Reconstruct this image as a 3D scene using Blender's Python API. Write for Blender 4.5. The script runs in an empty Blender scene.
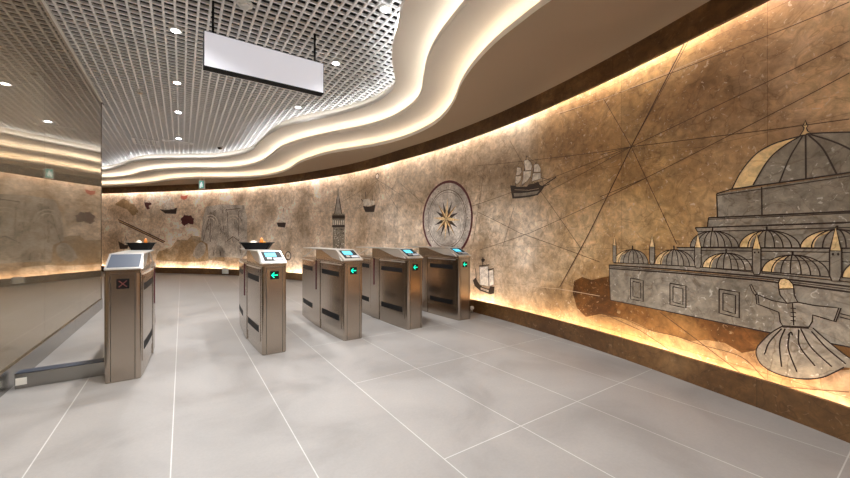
import bpy, bmesh, math, random
from mathutils import Vector
R = random.Random(7)
S = bpy.context.scene
C = S.collection
# ---------------------------------------------------------------- camera frame
F, HC, CX, CY = 358.0, 1.18, 425.0, 239.0
TH = math.atan(243.0 / 358.0)
CT, ST = math.cos(TH), math.sin(TH)

# ---------------------------------------------------------------- materials
def mat(name, col, rough=.5, metal=0., emit=None, es=0.):
    m = bpy.data.materials.new(name); m.use_nodes = True
    b = m.node_tree.nodes['Principled BSDF']
    b.inputs['Base Color'].default_value = (*col, 1)
    b.inputs['Roughness'].default_value = rough
    b.inputs['Metallic'].default_value = metal
    if emit:
        b.inputs['Emission Color'].default_value = (*emit, 1)
        b.inputs['Emission Strength'].default_value = es
    return m

class NT:
    def __init__(s, m): s.t = m.node_tree; s.b = s.t.nodes['Principled BSDF']
    def n(s, typ, **kw):
        n = s.t.nodes.new(typ)
        for k, v in kw.items():
            if k.startswith('_'): setattr(n, k[1:], v)
            else: n.inputs[k.replace('__', ' ')].default_value = v
        return n
    def l(s, a, b): s.t.links.new(a, b)
    def ramp(s, fac, stops):
        r = s.t.nodes.new('ShaderNodeValToRGB'); e = r.color_ramp.elements
        while len(e) < len(stops): e.new(.5)
        for i, (p, c) in enumerate(stops):
            e[i].position = p; e[i].color = (*c, 1) if len(c) == 3 else c
        s.l(fac, r.inputs[0]); return r.outputs[0]
    def mix(s, fac, a, b, mode='MIX'):
        m = s.t.nodes.new('ShaderNodeMix'); m.data_type = 'RGBA'; m.blend_type = mode
        for v, i in ((fac, 0), (a, 6), (b, 7)):
            if hasattr(v, 'links'): s.l(v, m.inputs[i])
            else: m.inputs[i].default_value = v if i == 0 else (*v, 1)
        return m.outputs[2]
    def math(s, op, a, b=0.):
        m = s.t.nodes.new('ShaderNodeMath'); m.operation = op
        for v, i in ((a, 0), (b, 1)):
            if hasattr(v, 'links'): s.l(v, m.inputs[i])
            else: m.inputs[i].default_value = v
        return m.outputs[0]

def noise(nt, vec, scale, detail=4, rough=.6, dist=0.):
    n = nt.n('ShaderNodeTexNoise', Scale=scale, Detail=detail, Roughness=rough, Distortion=dist)
    nt.l(vec, n.inputs['Vector']); return n.outputs[0]

def stone(name, ramp1, flecks=(.75, .6, .45), rough=.38, regions=None, tiles=True, fl=.65, sc=1.0):
    m = mat(name, (.4, .3, .2), rough); t = NT(m)
    uv = t.n('ShaderNodeUVMap').outputs[0]
    a = noise(t, uv, 1.1 * sc, 6, .62, .3)
    col = t.ramp(a, ramp1)
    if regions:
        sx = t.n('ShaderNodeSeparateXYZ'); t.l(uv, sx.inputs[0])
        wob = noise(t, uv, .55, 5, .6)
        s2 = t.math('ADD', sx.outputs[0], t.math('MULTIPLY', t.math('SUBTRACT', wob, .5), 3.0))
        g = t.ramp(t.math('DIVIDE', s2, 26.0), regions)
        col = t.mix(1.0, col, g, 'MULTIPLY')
        # golden veins low on the far stretch of the wall
    b = noise(t, uv, 11 * sc, 8, .72, .6)
    col = t.mix(.5, col, t.ramp(b, [(.36, (.38, .34, .30)), (.5, (.92, .9, .88)), (.64, (1.5, 1.45, 1.38))]), 'MULTIPLY')
    v = noise(t, uv, 15 * sc, 3, .5, 2.2)
    g2 = noise(t, uv, 2.6 * sc, 3, .5, 1.5)
    col = t.mix(.7, col, t.ramp(g2, [(.40, (1, 1, 1)), (.485, (1, .99, .98)), (.5, (.62, .55, .48)), (.515, (1, .99, .98)), (.6, (1.04, 1.03, 1.02))]), 'MULTIPLY')
    f = t.ramp(v, [(.645, (0, 0, 0)), (.68, (1, 1, 1))])
    col = t.mix(t.math('MULTIPLY', f, fl), col, flecks)
    if tiles:
        br = t.n('ShaderNodeTexBrick', _offset=0.0, _offset_frequency=2, Scale=1.0, Mortar__Size=.0022, Brick__Width=1.2, Row__Height=.86, Bias=0.)
        br.inputs['Color1'].default_value = (.90, .90, .90, 1); br.inputs['Color2'].default_value = (1.06, 1.04, 1.02, 1)
        br.inputs['Mortar'].default_value = (.62, .58, .54, 1)
        mp = t.n('ShaderNodeMapping'); mp.inputs['Location'].default_value = (.35, -.22, 0)
        t.l(uv, mp.inputs[0]); t.l(mp.outputs[0], br.inputs['Vector'])
        col = t.mix(1.0, col, br.outputs[0], 'MULTIPLY')
    t.l(col, t.b.inputs['Base Color'])
    return m

M = {}
wall_ramp = [(.36, (.345, .265, .19)), (.45, (.485, .40, .315)), (.55, (.62, .545, .47)), (.64, (.82, .76, .70))]
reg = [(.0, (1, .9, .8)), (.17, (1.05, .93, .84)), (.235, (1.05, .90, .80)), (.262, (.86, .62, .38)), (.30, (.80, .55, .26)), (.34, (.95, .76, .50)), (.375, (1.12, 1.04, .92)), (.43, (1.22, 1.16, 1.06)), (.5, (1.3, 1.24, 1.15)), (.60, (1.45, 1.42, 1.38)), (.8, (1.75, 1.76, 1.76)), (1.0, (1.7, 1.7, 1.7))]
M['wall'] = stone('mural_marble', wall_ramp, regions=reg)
M['band'] = stone('brown_marble', [(.35, (.075, .032, .009)), (.55, (.145, .072, .024)), (.7, (.26, .145, .06))], flecks=(.35, .24, .14), tiles=True, fl=.3)
M['grey_stone'] = stone('grey_inlay_marble', [(.35, (.225, .19, .145)), (.5, (.31, .27, .215)), (.68, (.41, .365, .305))], flecks=(.66, .62, .55), tiles=False, fl=.55)
M['brown_stone'] = stone('rust_inlay_marble', [(.38, (.08, .028, .005)), (.5, (.20, .08, .016)), (.64, (.40, .20, .06))], flecks=(.5, .34, .18), tiles=False)
M['gold_stone'] = stone('golden_inlay_marble', [(.35, (.78, .54, .24)), (.6, (.95, .72, .40))], tiles=False, fl=.2)
M['pale_stone'] = stone('pale_inlay_marble', [(.35, (.82, .74, .64)), (.6, (.98, .93, .86))], tiles=False, fl=.2)
M['ochre_stone'] = stone('ochre_inlay_marble', [(.38, (.34, .22, .11)), (.5, (.54, .38, .22)), (.62, (.74, .62, .46))], tiles=False, fl=.4)
M['mist_stone'] = stone('silver_inlay_marble', [(.38, (.40, .36, .32)), (.5, (.64, .59, .54)), (.62, (.86, .82, .77))], tiles=False, fl=.7, sc=2.2)
M['dark_stone'] = mat('dark_inlay_marble', (.045, .028, .022), .4)
M['red_stone'] = mat('burgundy_inlay_marble', (.11, .02, .022), .4)
M['coral_stone'] = mat('coral_inlay_marble', (.62, .16, .10), .4)
M['line'] = mat('brown_groove', (.10, .05, .025), .5)
M['pale_line'] = mat('pale_groove', (.62, .46, .32), .5)
M['paint'] = mat('cove_paint', (.74, .69, .62), .75)
M['taupe'] = mat('taupe_paint', (.42, .325, .23), .75)
M['dark'] = mat('plenum_dark', (.012, .012, .012), .9)
M['grille'] = mat('grille_white', (.92, .92, .93), .6)
M['white'] = mat('white_plastic', (.8, .8, .78), .4)
M['black'] = mat('black_plastic', (.002, .002, .0025), .6); M['black'].node_tree.nodes['Principled BSDF'].inputs['Specular IOR Level'].default_value = .25
M['glossblack'] = mat('black_gloss', (.012, .012, .014), .12)
M['navy'] = mat('slate_panel', (.035, .045, .068), .4)
M['steel'] = mat('brushed_steel', (.56, .49, .42), .2, 1.)
t = NT(M['steel'])
tc = t.n('ShaderNodeTexCoord').outputs['Object']; mp = t.n('ShaderNodeMapping'); mp.inputs['Scale'].default_value = (260, 260, 3)
t.l(tc, mp.inputs[0]); nz = noise(t, mp.outputs[0], 3, 3)
t.l(t.ramp(nz, [(.3, (.42, .36, .30)), (.7, (.48, .42, .36))]), t.b.inputs['Base Color'])
t.l(t.math('ADD', t.math('MULTIPLY', nz, .06), .18), t.b.inputs['Roughness'])
M['steel_light'] = mat('bright_steel', (.66, .63, .59), .3, .85)
M['steel_dark'] = mat('steel_seam', (.10, .085, .07), .4, .7)
M['chrome'] = mat('chrome', (.85, .85, .84), .1, 1.)
M['steel_base'] = mat('baseboard_steel', (.34, .33, .31), .25, 1.)
M['screen'] = mat('cyan_screen', (.03, .2, .3), .5, 0, (.10, .58, .85), .85)
M['green'] = mat('green_light', (.0, .6, .3), .4, 0, (.0, .85, .42), 1.5)
M['redx'] = mat('dim_red_cross', (.16, .045, .04), .4)
M['greensign'] = mat('exit_face', (.1, .5, .4), .4, 0, (.3, .5, .5), .25)
M['whitesign'] = mat('exit_white', (.8, .9, .85), .4, 0, (.9, 1, .95), .5)
M['orange'] = mat('orange_snack', (.75, .22, .03), .4)
M['amber'] = mat('amber_snack', (.85, .42, .06), .3)
M['cream'] = mat('cream_paper', (.8, .74, .6), .6)
M['signface'] = mat('sign_face', (.62, .62, .66), .5, 0, (.62, .62, .68), .45)
M['pad'] = mat('pad_grey', (.33, .34, .36), .5)
M['burg'] = mat('burgundy_flap_edge', (.10, .02, .03), .25)
M['sticker'] = mat('white_sticker', (.8, .77, .68), .6)

M['floor'] = mat('porcelain_floor', (.5, .48, .46), .38)
t = NT(M['floor']); uv = t.n('ShaderNodeUVMap').outputs[0]
mp = t.n('ShaderNodeMapping'); mp.inputs['Location'].default_value = (.653, -.318, 0); t.l(uv, mp.inputs[0])
def flr(rh):
    br = t.n('ShaderNodeTexBrick', _offset=0.0, Scale=1.0, Mortar__Size=.003, Brick__Width=.6055, Row__Height=rh, Bias=0.)
    t.l(mp.outputs[0], br.inputs['Vector'])
    br.inputs['Color1'].default_value = (.25, .234, .219, 1); br.inputs['Color2'].default_value = (.274, .256, .239, 1); br.inputs['Mortar'].default_value = (.46, .45, .43, 1)
    return br.outputs[0]
sx = t.n('ShaderNodeSeparateXYZ'); t.l(uv, sx.inputs[0])
flc = t.mix(t.math('GREATER_THAN', sx.outputs[0], 1.166), flr(40.0), flr(1.212))
n1 = noise(t, uv, 1.3, 6, .6, .6)
c = t.mix(.8, flc, t.ramp(n1, [(.36, (.80, .79, .78)), (.5, (1, 1, 1)), (.66, (1.14, 1.13, 1.12))]), 'MULTIPLY')
n2 = noise(t, uv, 60, 2, .5)
c = t.mix(.5, c, t.ramp(n2, [(.3, (.93, .93, .93)), (.7, (1.05, 1.05, 1.05))]), 'MULTIPLY')
t.l(c, t.b.inputs['Base Color'])
t.l(t.math('ADD', t.math('MULTIPLY', n1, .25), .26), t.b.inputs['Roughness'])

M['bronze'] = mat('bronze_mirror_panel', (.40, .325, .22), .03, .74)
t = NT(M['bronze'])
tc = t.n('ShaderNodeTexCoord').outputs['Object']; n1 = noise(t, tc, 220, 2, .5); n3 = noise(t, tc, 1.6, 2, .5)
bp = t.n('ShaderNodeBump', Strength=.004, Distance=.001); t.l(n1, bp.inputs['Height'])
bp2 = t.n('ShaderNodeBump', Strength=.012, Distance=.006); t.l(n3, bp2.inputs['Height']); t.l(bp.outputs[0], bp2.inputs['Normal'])
t.l(bp2.outputs[0], t.b.inputs['Normal'])

def emis(name, col, st):
    m = bpy.data.materials.new(name); m.use_nodes = True; nt = m.node_tree
    nt.nodes.clear(); e = nt.nodes.new('ShaderNodeEmission'); o = nt.nodes.new('ShaderNodeOutputMaterial')
    e.inputs[0].default_value = (*col, 1); e.inputs[1].default_value = st; nt.links.new(e.outputs[0], o.inputs[0]); return m
LED_WALL_LO = emis('led_amber_low', (1, .75, .49), 70)
LED_WALL_HI = emis('led_warm_high', (1, .86, .73), 64)
LED_A = emis('led_warm', (1, .83, .64), 17)
LED_B = emis('led_soft', (1, .91, .79), 17)
LED_C = emis('led_white', (.93, .96, 1.0), 15)
LENS = emis('downlight_lens', (.92, .95, 1.0), 60)

# ---------------------------------------------------------------- mesh helpers
def finish(name, bm, mats, parent=None, smooth=False, loc=None, kind=None, label=None):
    me = bpy.data.meshes.new(name); bm.to_mesh(me); bm.free()
    for m in (mats if isinstance(mats, (list, tuple)) else [mats]): me.materials.append(m)
    if smooth:
        for p in me.polygons: p.use_smooth = True
    o = bpy.data.objects.new(name, me); C.objects.link(o)
    if parent: o.parent = parent
    if loc: o.location = loc
    if kind: o['kind'] = kind
    if label: o['label'] = label
    return o

def box(bm, x0, x1, y0, y1, z0, z1, bev=0., mi=0):
    vs = [bm.verts.new((x, y, z)) for z in (z0, z1) for y in (y0, y1) for x in (x0, x1)]
    fs = [bm.faces.new([vs[i] for i in q]) for q in ((0, 2, 3, 1), (4, 5, 7, 6), (0, 1, 5, 4), (2, 6, 7, 3), (0, 4, 6, 2), (1, 3, 7, 5))]
    for f in fs: f.material_index = mi
    if bev:
        es = list({e for f in fs for e in f.edges})
        r = bmesh.ops.bevel(bm, geom=es, offset=bev, segments=2, affect='EDGES', profile=.5)
        for f in r['faces']: f.material_index = mi
    return fs

def rings(bm, loops, close=True, cap=True, mi=0):
    """loft through rings of points"""
    vr = [[bm.verts.new(p) for p in L] for L in loops]
    n = len(vr[0])
    for a, b in zip(vr, vr[1:]):
        for i in range(n if close else n - 1):
            f = bm.faces.new((a[i], a[(i + 1) % n], b[(i + 1) % n], b[i])); f.material_index = mi
    if cap:
        f = bm.faces.new(list(reversed(vr[0]))); f.material_index = mi
        f = bm.faces.new(vr[-1]); f.material_index = mi
    return vr

def lathe(bm, prof, x, y, seg=20, mi=0):
    rings(bm, [[(x + r * math.cos(2 * math.pi * k / seg), y + r * math.sin(2 * math.pi * k / seg), z) for k in range(seg)] for r, z in prof], mi=mi)

def tube(bm, a, b, r, seg=10, mi=0):
    a, b = Vector(a), Vector(b); d = (b - a).normalized()
    u = d.orthogonal().normalized(); v = d.cross(u)
    rings(bm, [[p + (u * math.cos(2 * math.pi * k / seg) + v * math.sin(2 * math.pi * k / seg)) * r for k in range(seg)] for p in (a, b)], mi=mi)

def empty(name, label, cat, loc, group=None, rz=0):
    o = bpy.data.objects.new(name, None); C.objects.link(o); o.location = loc; o.rotation_euler[2] = rz
    o.empty_display_size = .1
    o['label'] = label; o['category'] = cat
    if group: o['group'] = group
    return o

def catmull(P, step):
    P = [Vector(p) for p in P]; Q = [2 * P[0] - P[1]] + P + [2 * P[-1] - P[-2]]; out = []
    for i in range(1, len(Q) - 2):
        a, b, c, d = Q[i - 1], Q[i], Q[i + 1], Q[i + 2]
        n = max(2, int((c - b).length / (step * .25)))
        for k in range(n):
            u = k / n
            out.append(.5 * ((2 * b) + (c - a) * u + (2 * a - 5 * b + 4 * c - d) * u * u + (3 * b - a - 3 * c + d) * u ** 3))
    out.append(P[-1])
    res = [out[0]]; acc = 0
    for p, q in zip(out, out[1:]):
        L = (q - p).length; 
        while acc + L >= step:
            u = (step - acc) / L; p = p.lerp(q, u); res.append(p.copy()); L = (q - p).length; acc = 0
        acc += L
    return res

def normals(P, side):
    """2-D normals; side=+1 gives left of travel"""
    N = []
    for i in range(len(P)):
        t_ = (P[min(i + 1, len(P) - 1)] - P[max(i - 1, 0)]).normalized()
        N.append(Vector((-t_.y, t_.x)) * side)
    return N

# ---------------------------------------------------------------- wall curve (front face of the stone kerb)
STEP = .15
WP = catmull([(-1.3, -3.75), (.3, -3.3), (1.7, -2.1), (2.62, -.85), (3.19, .33), (3.43, 1.15), (3.6, 1.85), (3.745, 2.635), (3.86, 3.6), (3.89, 4.5),
              (3.86, 5.5), (3.76, 6.44), (3.62, 7.63), (3.32, 8.9), (2.77, 10.44), (2.25, 11.6), (1.51, 12.87), (.5, 14.22), (-.79, 15.64), (-2.44, 17.3), (-3.83, 18.5), (-5.6, 19.6)], STEP)
WN = normals(WP, +1)                      # points into the room (travel goes anticlockwise)
REC = .12
def wall_xy(s, off=0.):
    k = max(0, min(len(WP) - 2, int(s / STEP))); u = s / STEP - k
    p = WP[k].lerp(WP[k + 1], u); n = WN[k].lerp(WN[k + 1], u)
    return p + n * (off - REC)
SMAX = (len(WP) - 1) * STEP
WS = [WP[i] - WN[i] * REC for i in range(len(WP))]
def px(x, y, zmin=None):
    """where the line of sight through a photo pixel meets the wall: (arc length, height)"""
    r = (x - CX) / F
    dx, dy = r * CT + ST, -r * ST + CT        # plan direction, unit view depth
    for i in range(len(WS) - 1):
        a, b = WS[i], WS[i + 1]; ex, ey = b.x - a.x, b.y - a.y
        det = dx * (-ey) + ex * dy
        if abs(det) < 1e-9: continue
        tt = (a.x * (-ey) + ex * a.y) / det; uu = (dx * a.y - dy * a.x) / det
        if tt > .3 and -1e-6 <= uu <= 1 + 1e-6:
            return ((i + uu) * STEP, HC - (y - CY) / F * tt)
    raise ValueError((x, y))

def extrude_curve(bm, P, N, prof, mi=0, uvl=None):
    """sweep an open profile of (offset, z) along the plan curve"""
    rows = [[bm.verts.new((p.x + n.x * o, p.y + n.y * o, z)) for o, z in prof] for p, n in zip(P, N)]
    acc = 0
    for i in range(len(rows) - 1):
        for j in range(len(prof) - 1):
            f = bm.faces.new((rows[i][j], rows[i][j + 1], rows[i + 1][j + 1], rows[i + 1][j])); f.material_index = mi
            if uvl is not None:
                for lp, (s, v) in zip(f.loops, ((i, j), (i, j + 1), (i + 1, j + 1), (i + 1, j))):
                    d = sum(math.hypot(prof[k + 1][0] - prof[k][0], prof[k + 1][1] - prof[k][1]) for k in range(v))
                    lp[uvl].uv = (s * STEP, prof[0][1] + d)

# stone wall
bm = bmesh.new(); uvl = bm.loops.layers.uv.new('UVMap')
extrude_curve(bm, WP, WN, [(-REC, 0), (-REC, 3.04)], uvl=uvl)
extrude_curve(bm, WP, WN, [(-REC, 3.04), (-REC - .15, 3.04), (-REC - .15, 0), (-REC, 0)], uvl=uvl)
wall_right = finish('wall_right', bm, M['wall'], kind='structure', label='long curved wall of brown mottled marble slabs inlaid with a map mural')

# kerb with its trough and LED strip
bm = bmesh.new(); uvl = bm.loops.layers.uv.new('UVMap')
extrude_curve(bm, WP, WN, [(-REC + .002, .03), (-.035, .03), (-.035, .195), (-.03, .20), (0, .20), (0, 0)], uvl=uvl)
kerb = finish('baseboard_right', bm, M['band'], kind='structure', label='brown marble kerb along the foot of the curved wall')
bm = bmesh.new(); extrude_curve(bm, WP[4:], WN[4:], [(-.037, .088), (-.050, .073)])
finish('light_strip', bm, LED_WALL_LO, kerb, label='glowing amber light line behind the kerb')
# band
bm = bmesh.new(); uvl = bm.loops.layers.uv.new('UVMap')
extrude_curve(bm, WP, WN, [(-.03, 3.04), (-.03, 2.82), (0, 2.82), (0, 3.04)], uvl=uvl)
band = finish('trim_1', bm, M['band'], kind='structure', label='brown marble band running along the top of the curved wall')
bm = bmesh.new(); extrude_curve(bm, WP[4:], WN[4:], [(-.032, 2.955), (-.045, 2.968)])
finish('light_strip', bm, LED_WALL_HI, band, label='warm light line hidden behind the upper band')

# ---------------------------------------------------------------- stepped cove ceiling
A = catmull([(-1.15, -2.7), (.5, -2.3), (1.6, -1.2), (2.2, .1), (2.37, 1.1), (2.38, 1.76), (2.41, 2.08), (2.47, 2.47), (2.61, 2.93), (2.79, 3.34), (3.03, 3.75), (3.26, 4.26), (3.41, 4.85),
             (3.41, 5.65), (3.22, 6.45), (2.90, 7.10), (2.66, 7.6), (2.5, 8.2), (2.38, 9.0), (2.37, 10.0), (2.24, 10.85), (1.9, 11.7), (1.3, 12.35), (.46, 12.97), (-.25, 13.82), (-.75, 14.8),
             (-1.10, 15.4), (-1.78, 16.25), (-2.37, 16.85), (-3.7, 17.95), (-5.6, 19.0)], .12)
B = catmull([(-1.15, -2.0), (.4, -1.6), (1.25, -.7), (1.8, .5), (1.97, 1.6), (2.017, 2.28), (2.06, 2.55), (2.15, 2.94), (2.30, 3.34), (2.55, 3.8), (2.72, 4.09), (2.85, 4.4), (2.93, 4.9),
             (2.9, 5.49), (2.72, 6.05), (2.37, 6.76), (2.02, 7.6), (1.82, 8.5), (1.79, 9.4), (1.70, 10.35), (1.37, 11.3), (.83, 11.95), (.43, 12.2), (-.07, 12.6), (-.85, 13.6),
             (-1.4, 14.9), (-1.75, 15.5), (-2.3, 16.1), (-3.6, 17.2), (-5.6, 18.3)], .12)
CC = catmull([(-1.15, -1.3), (.1, -.9), (.85, -.1), (1.33, 1.0), (1.55, 2.0), (1.684, 2.8), (1.80, 3.14), (1.97, 3.55), (2.15, 3.89), (2.38, 4.23), (2.50, 4.45), (2.57, 4.8), (2.52, 5.37), (2.26, 6.09), (1.94, 6.68),
              (1.62, 7.4), (1.48, 8.25), (1.44, 9.2), (1.42, 9.7), (1.24, 10.38), (.78, 11.2), (.27, 11.65), (-.55, 12.25), (-1.1, 12.95), (-1.48, 13.9), (-1.83, 14.8), (-2.25, 15.4), (-3.5, 16.5), (-5.6, 17.6)], .12)

def slab(name, P, z, rec, ledcol, gap_top, label, ledo, pm='paint'):
    """soffit at z out to the wall, lip .06 high, recess behind the lip, LED lying on the slab"""
    N = normals(P, +1)
    bm = bmesh.new()
    extrude_curve(bm, P, N, [(-rec, gap_top), (-rec, z + .02), (-.015, z + .02), (-.015, z + .06), (-.004, z + .06), (0, z + .056), (0, z)])
    bmesh.ops.recalc_face_normals(bm, faces=bm.faces[:])
    vs = [bm.verts.new((p.x, p.y, z)) for p in P] + [bm.verts.new((p.x, p.y, z)) for p in reversed(WP)]
    bm.faces.new(vs).material_index = 1
    o = finish(name, bm, [M['paint'], M[pm]], kind='structure', label=label)
    bm = bmesh.new(); extrude_curve(bm, P, N, [(-ledo, z + .030), (-ledo - .003, z + .052)])
    finish('light_strip', bm, ledcol, o, label='light line hidden above the cove lip')
    return o
slab('trim_2', A, 3.04, .26, LED_A, 3.22, 'lowest wavy step of the painted cove ceiling', .10, 'taupe')
slab('trim_3', B, 3.20, .26, LED_B, 3.38, 'middle wavy step of the painted cove ceiling', .10)
slab('trim_4', CC, 3.36, .12, LED_C, 3.57, 'topmost wavy step of the painted cove ceiling beside the grille', .07)

# ---------------------------------------------------------------- open-cell grille
LX = -1.136
GZ, GH, GW, GS = 3.54, .024, .022, .1
poly = [p + n * -.11 for p, n in zip(CC, normals(CC, 1))]
poly = [Vector((-5.6, -1.4))] + poly
def spans(axis, c):
    out = []
    n = len(poly)
    for i in range(n):
        a, b = poly[i], poly[(i + 1) % n]
        if (a[axis] - c) * (b[axis] - c) < 0:
            u = (c - a[axis]) / (b[axis] - a[axis]); out.append(a[1 - axis] + (b[1 - axis] - a[1 - axis]) * u)
    out.sort(); return list(zip(out[::2], out[1::2]))
def visible_clip(a, b, lo):
    a = max(a, lo); return (a, b) if b - a > .02 else None
bm = bmesh.new()
x = -5.6 + .04
while x < 2.7:
    for a, b in spans(0, x):
        lo = 8.4 if x < LX else -1.4
        r = visible_clip(a, b, lo)
        if r: box(bm, x - GW / 2, x + GW / 2, r[0], r[1], GZ, GZ + GH)
    x += GS
y = -1.3
while y < 17.5:
    for a, b in spans(1, y):
        r = visible_clip(a, b, LX if y < 8.4 else -5.6)
        if r: box(bm, r[0], r[1], y - GW / 2, y + GW / 2, GZ + .0008, GZ + GH - .0008)
    y += GS
ceil = bmesh.new(); box(ceil, -5.8, 4.3, -4.0, 20.2, 3.95, 4.05)
ceiling = finish('ceiling', ceil, M['dark'], kind='structure', label='dark slab above the open grille ceiling')
finish('grille', bm, M['grille'], ceiling, label='pale open-cell grille hung below the dark slab')

# ---------------------------------------------------------------- floor and plain walls
bm = bmesh.new(); uvl = bm.loops.layers.uv.new('UVMap')
vs = [bm.verts.new(p) for p in ((-5.8, -4.0, 0), (4.3, -4.0, 0), (4.3, 20.2, 0), (-5.8, 20.2, 0))]
f = bm.faces.new(vs)
for lp in f.loops: lp[uvl].uv = (lp.vert.co.x, lp.vert.co.y)
bm2 = [bm.verts.new((v.co.x, v.co.y, -.12)) for v in vs]
for i in range(4): bm.faces.new((vs[i], bm2[i], bm2[(i + 1) % 4], vs[(i + 1) % 4]))
finish('floor', bm, M['floor'], kind='structure', label='grey porcelain tile floor with pale grout lines')

bm = bmesh.new()
ys = [-4.0, -2.4, -.9, .6, 2.1, 3.6, 5.1, 6.6, 8.13]
for k, (a, b) in enumerate(zip(ys, ys[1:])):
    box(bm, LX - .25, LX, a + .0015, b - .0015, 0, 3.97)
wl = finish('wall_left', bm, M['bronze'], kind='structure', label='glossy bronze metal wall reflecting the hall')
bm = bmesh.new()
for a, b in ((-4.0, 2.4), (2.403, 6.25), (6.253, 8.13)): box(bm, LX, LX + .018, a, b, 0, .168, .002)
finish('baseboard_left', bm, M['steel_base'], kind='structure', label='brushed steel skirting at the foot of the bronze wall')
bm = bmesh.new()
box(bm, LX, LX + .022, -4.0, 8.13, 3.505, 3.538)
box(bm, LX - .02, LX + .006, 8.13, 8.138, 0, 3.56, mi=1)
finish('trim_5', bm, [M['white'], M['steel']], kind='structure', label='bright metal edging of the bronze wall')
bm = bmesh.new(); box(bm, -5.8, LX - .25, 7.95, 8.12, 0, 3.97)
finish('wall_back', bm, M['paint'], kind='structure')
bm = bmesh.new(); box(bm, -5.9, -5.7, 8.12, 20.2, 0, 3.97)
finish('wall_end', bm, M['paint'], kind='structure')

# ---------------------------------------------------------------- mural: flat stone inlays set in the wall
def sheet(bm, uvl, pts, mi=0, off=.002):
    """fill an outline given in (s, z); cut at every wall facet so it lies on the curved wall"""
    b = bmesh.new()
    vs = [b.verts.new((s, z, 0)) for s, z in pts]
    b.faces.new(vs)
    bmesh.ops.triangulate(b, faces=b.faces[:])
    s0 = min(p[0] for p in pts); s1 = max(p[0] for p in pts)
    k = math.ceil(s0 / STEP)
    while k * STEP < s1:
        bmesh.ops.bisect_plane(b, geom=b.verts[:] + b.edges[:] + b.faces[:], plane_co=(k * STEP, 0, 0), plane_no=(1, 0, 0), dist=1e-5)
        k += 1
    mp_ = {}
    for v in b.verts:
        p = wall_xy(v.co.x, off); mp_[v] = bm.verts.new((p.x, p.y, v.co.y))
    for f in b.faces:
        try: g = bm.faces.new([mp_[v] for v in f.verts])
        except ValueError: continue
        g.material_index = mi
        for lp, v in zip(g.loops, f.verts): lp[uvl].uv = (v.co.x, v.co.y)
    b.free()

def smooth(pts, n=6):
    P = [Vector(p) for p in pts]; Q = [2 * P[0] - P[1]] + P + [2 * P[-1] - P[-2]]; out = []
    for i in range(1, len(Q) - 2):
        a, b, c, d = Q[i - 1:i + 3]
        for k in range(n):
            u = k / n; out.append(.5 * ((2 * b) + (c - a) * u + (2 * a - 5 * b + 4 * c - d) * u * u + (3 * b - a - 3 * c + d) * u ** 3))
    out.append(P[-1]); return out

def stroke(bm, uvl, pts, w=.008, mi=0, off=.0045):
    """groove line through (s, z) points"""
    P = [Vector(pts[0])]
    for q in pts[1:]:
        q = Vector(q); p = P[-1]; n = max(1, int(abs(q.x - p.x) / .07) + 1)
        for k in range(1, n + 1): P.append(p.lerp(q, k / n))
    P = [p for i, p in enumerate(P) if i == 0 or (p - P[i - 1]).length > 1e-5]
    if len(P) < 2: return
    rows = []
    for i, p in enumerate(P):
        t_ = (P[min(i + 1, len(P) - 1)] - P[max(i - 1, 0)])
        if t_.length < 1e-6: t_ = Vector((1, 0))
        t_.normalize(); nn = Vector((-t_.y, t_.x)) * w / 2
        row = []
        for q in (p + nn, p - nn):
            xy = wall_xy(q.x, off); row.append((bm.verts.new((xy.x, xy.y, q.y)), q))
        rows.append(row)
    for a, b in zip(rows, rows[1:]):
        f = bm.faces.new((a[0][0], a[1][0], b[1][0], b[0][0])); f.material_index = mi
        for lp, q in zip(f.loops, (a[0][1], a[1][1], b[1][1], b[0][1])): lp[uvl].uv = (q.x, q.y)

class Inlay:
    """collects fills and lines traced on the wall; z is (x0, y0, scale) of the close-up they were traced in"""
    def __init__(s, z=(0, 0, 1)): s.bm = bmesh.new(); s.uv = s.bm.loops.layers.uv.new('UVMap'); s.m = []; s.z = z
    def mi(s, m):
        if m not in s.m: s.m.append(m)
        return s.m.index(m)
    def P(s, pts): return [px(s.z[0] + x / s.z[2], s.z[1] + y / s.z[2]) for x, y in pts]
    def fill(s, m, pts, sm=False, off=.002, closed=False):
        if sm: pts = [tuple(p) for p in smooth(pts + ([pts[0]] if closed else []), 5)]; pts = pts[:-1] if closed else pts
        sheet(s.bm, s.uv, s.P(pts), s.mi(m), off)
    def rough(s, m, pts, amp=6, off=.0025):
        out = []
        for a, b in zip(pts, pts[1:] + pts[:1]):
            for k in range(5):
                u = k / 5; out.append((a[0] + (b[0] - a[0]) * u + R.uniform(-amp, amp), a[1] + (b[1] - a[1]) * u + R.uniform(-amp, amp)))
        s.fill(m, out, off=off)
    def line(s, pts, m='dark_stone', w=.008, sm=False, off=.0045):
        if sm: pts = [tuple(p) for p in smooth(pts, 6)]
        stroke(s.bm, s.uv, s.P(pts), w, s.mi(m), off)
    def done(s, name, parent=wall_right, label=None):
        return finish(name, s.bm, [M[m] for m in s.m], parent, label=label)

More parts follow.
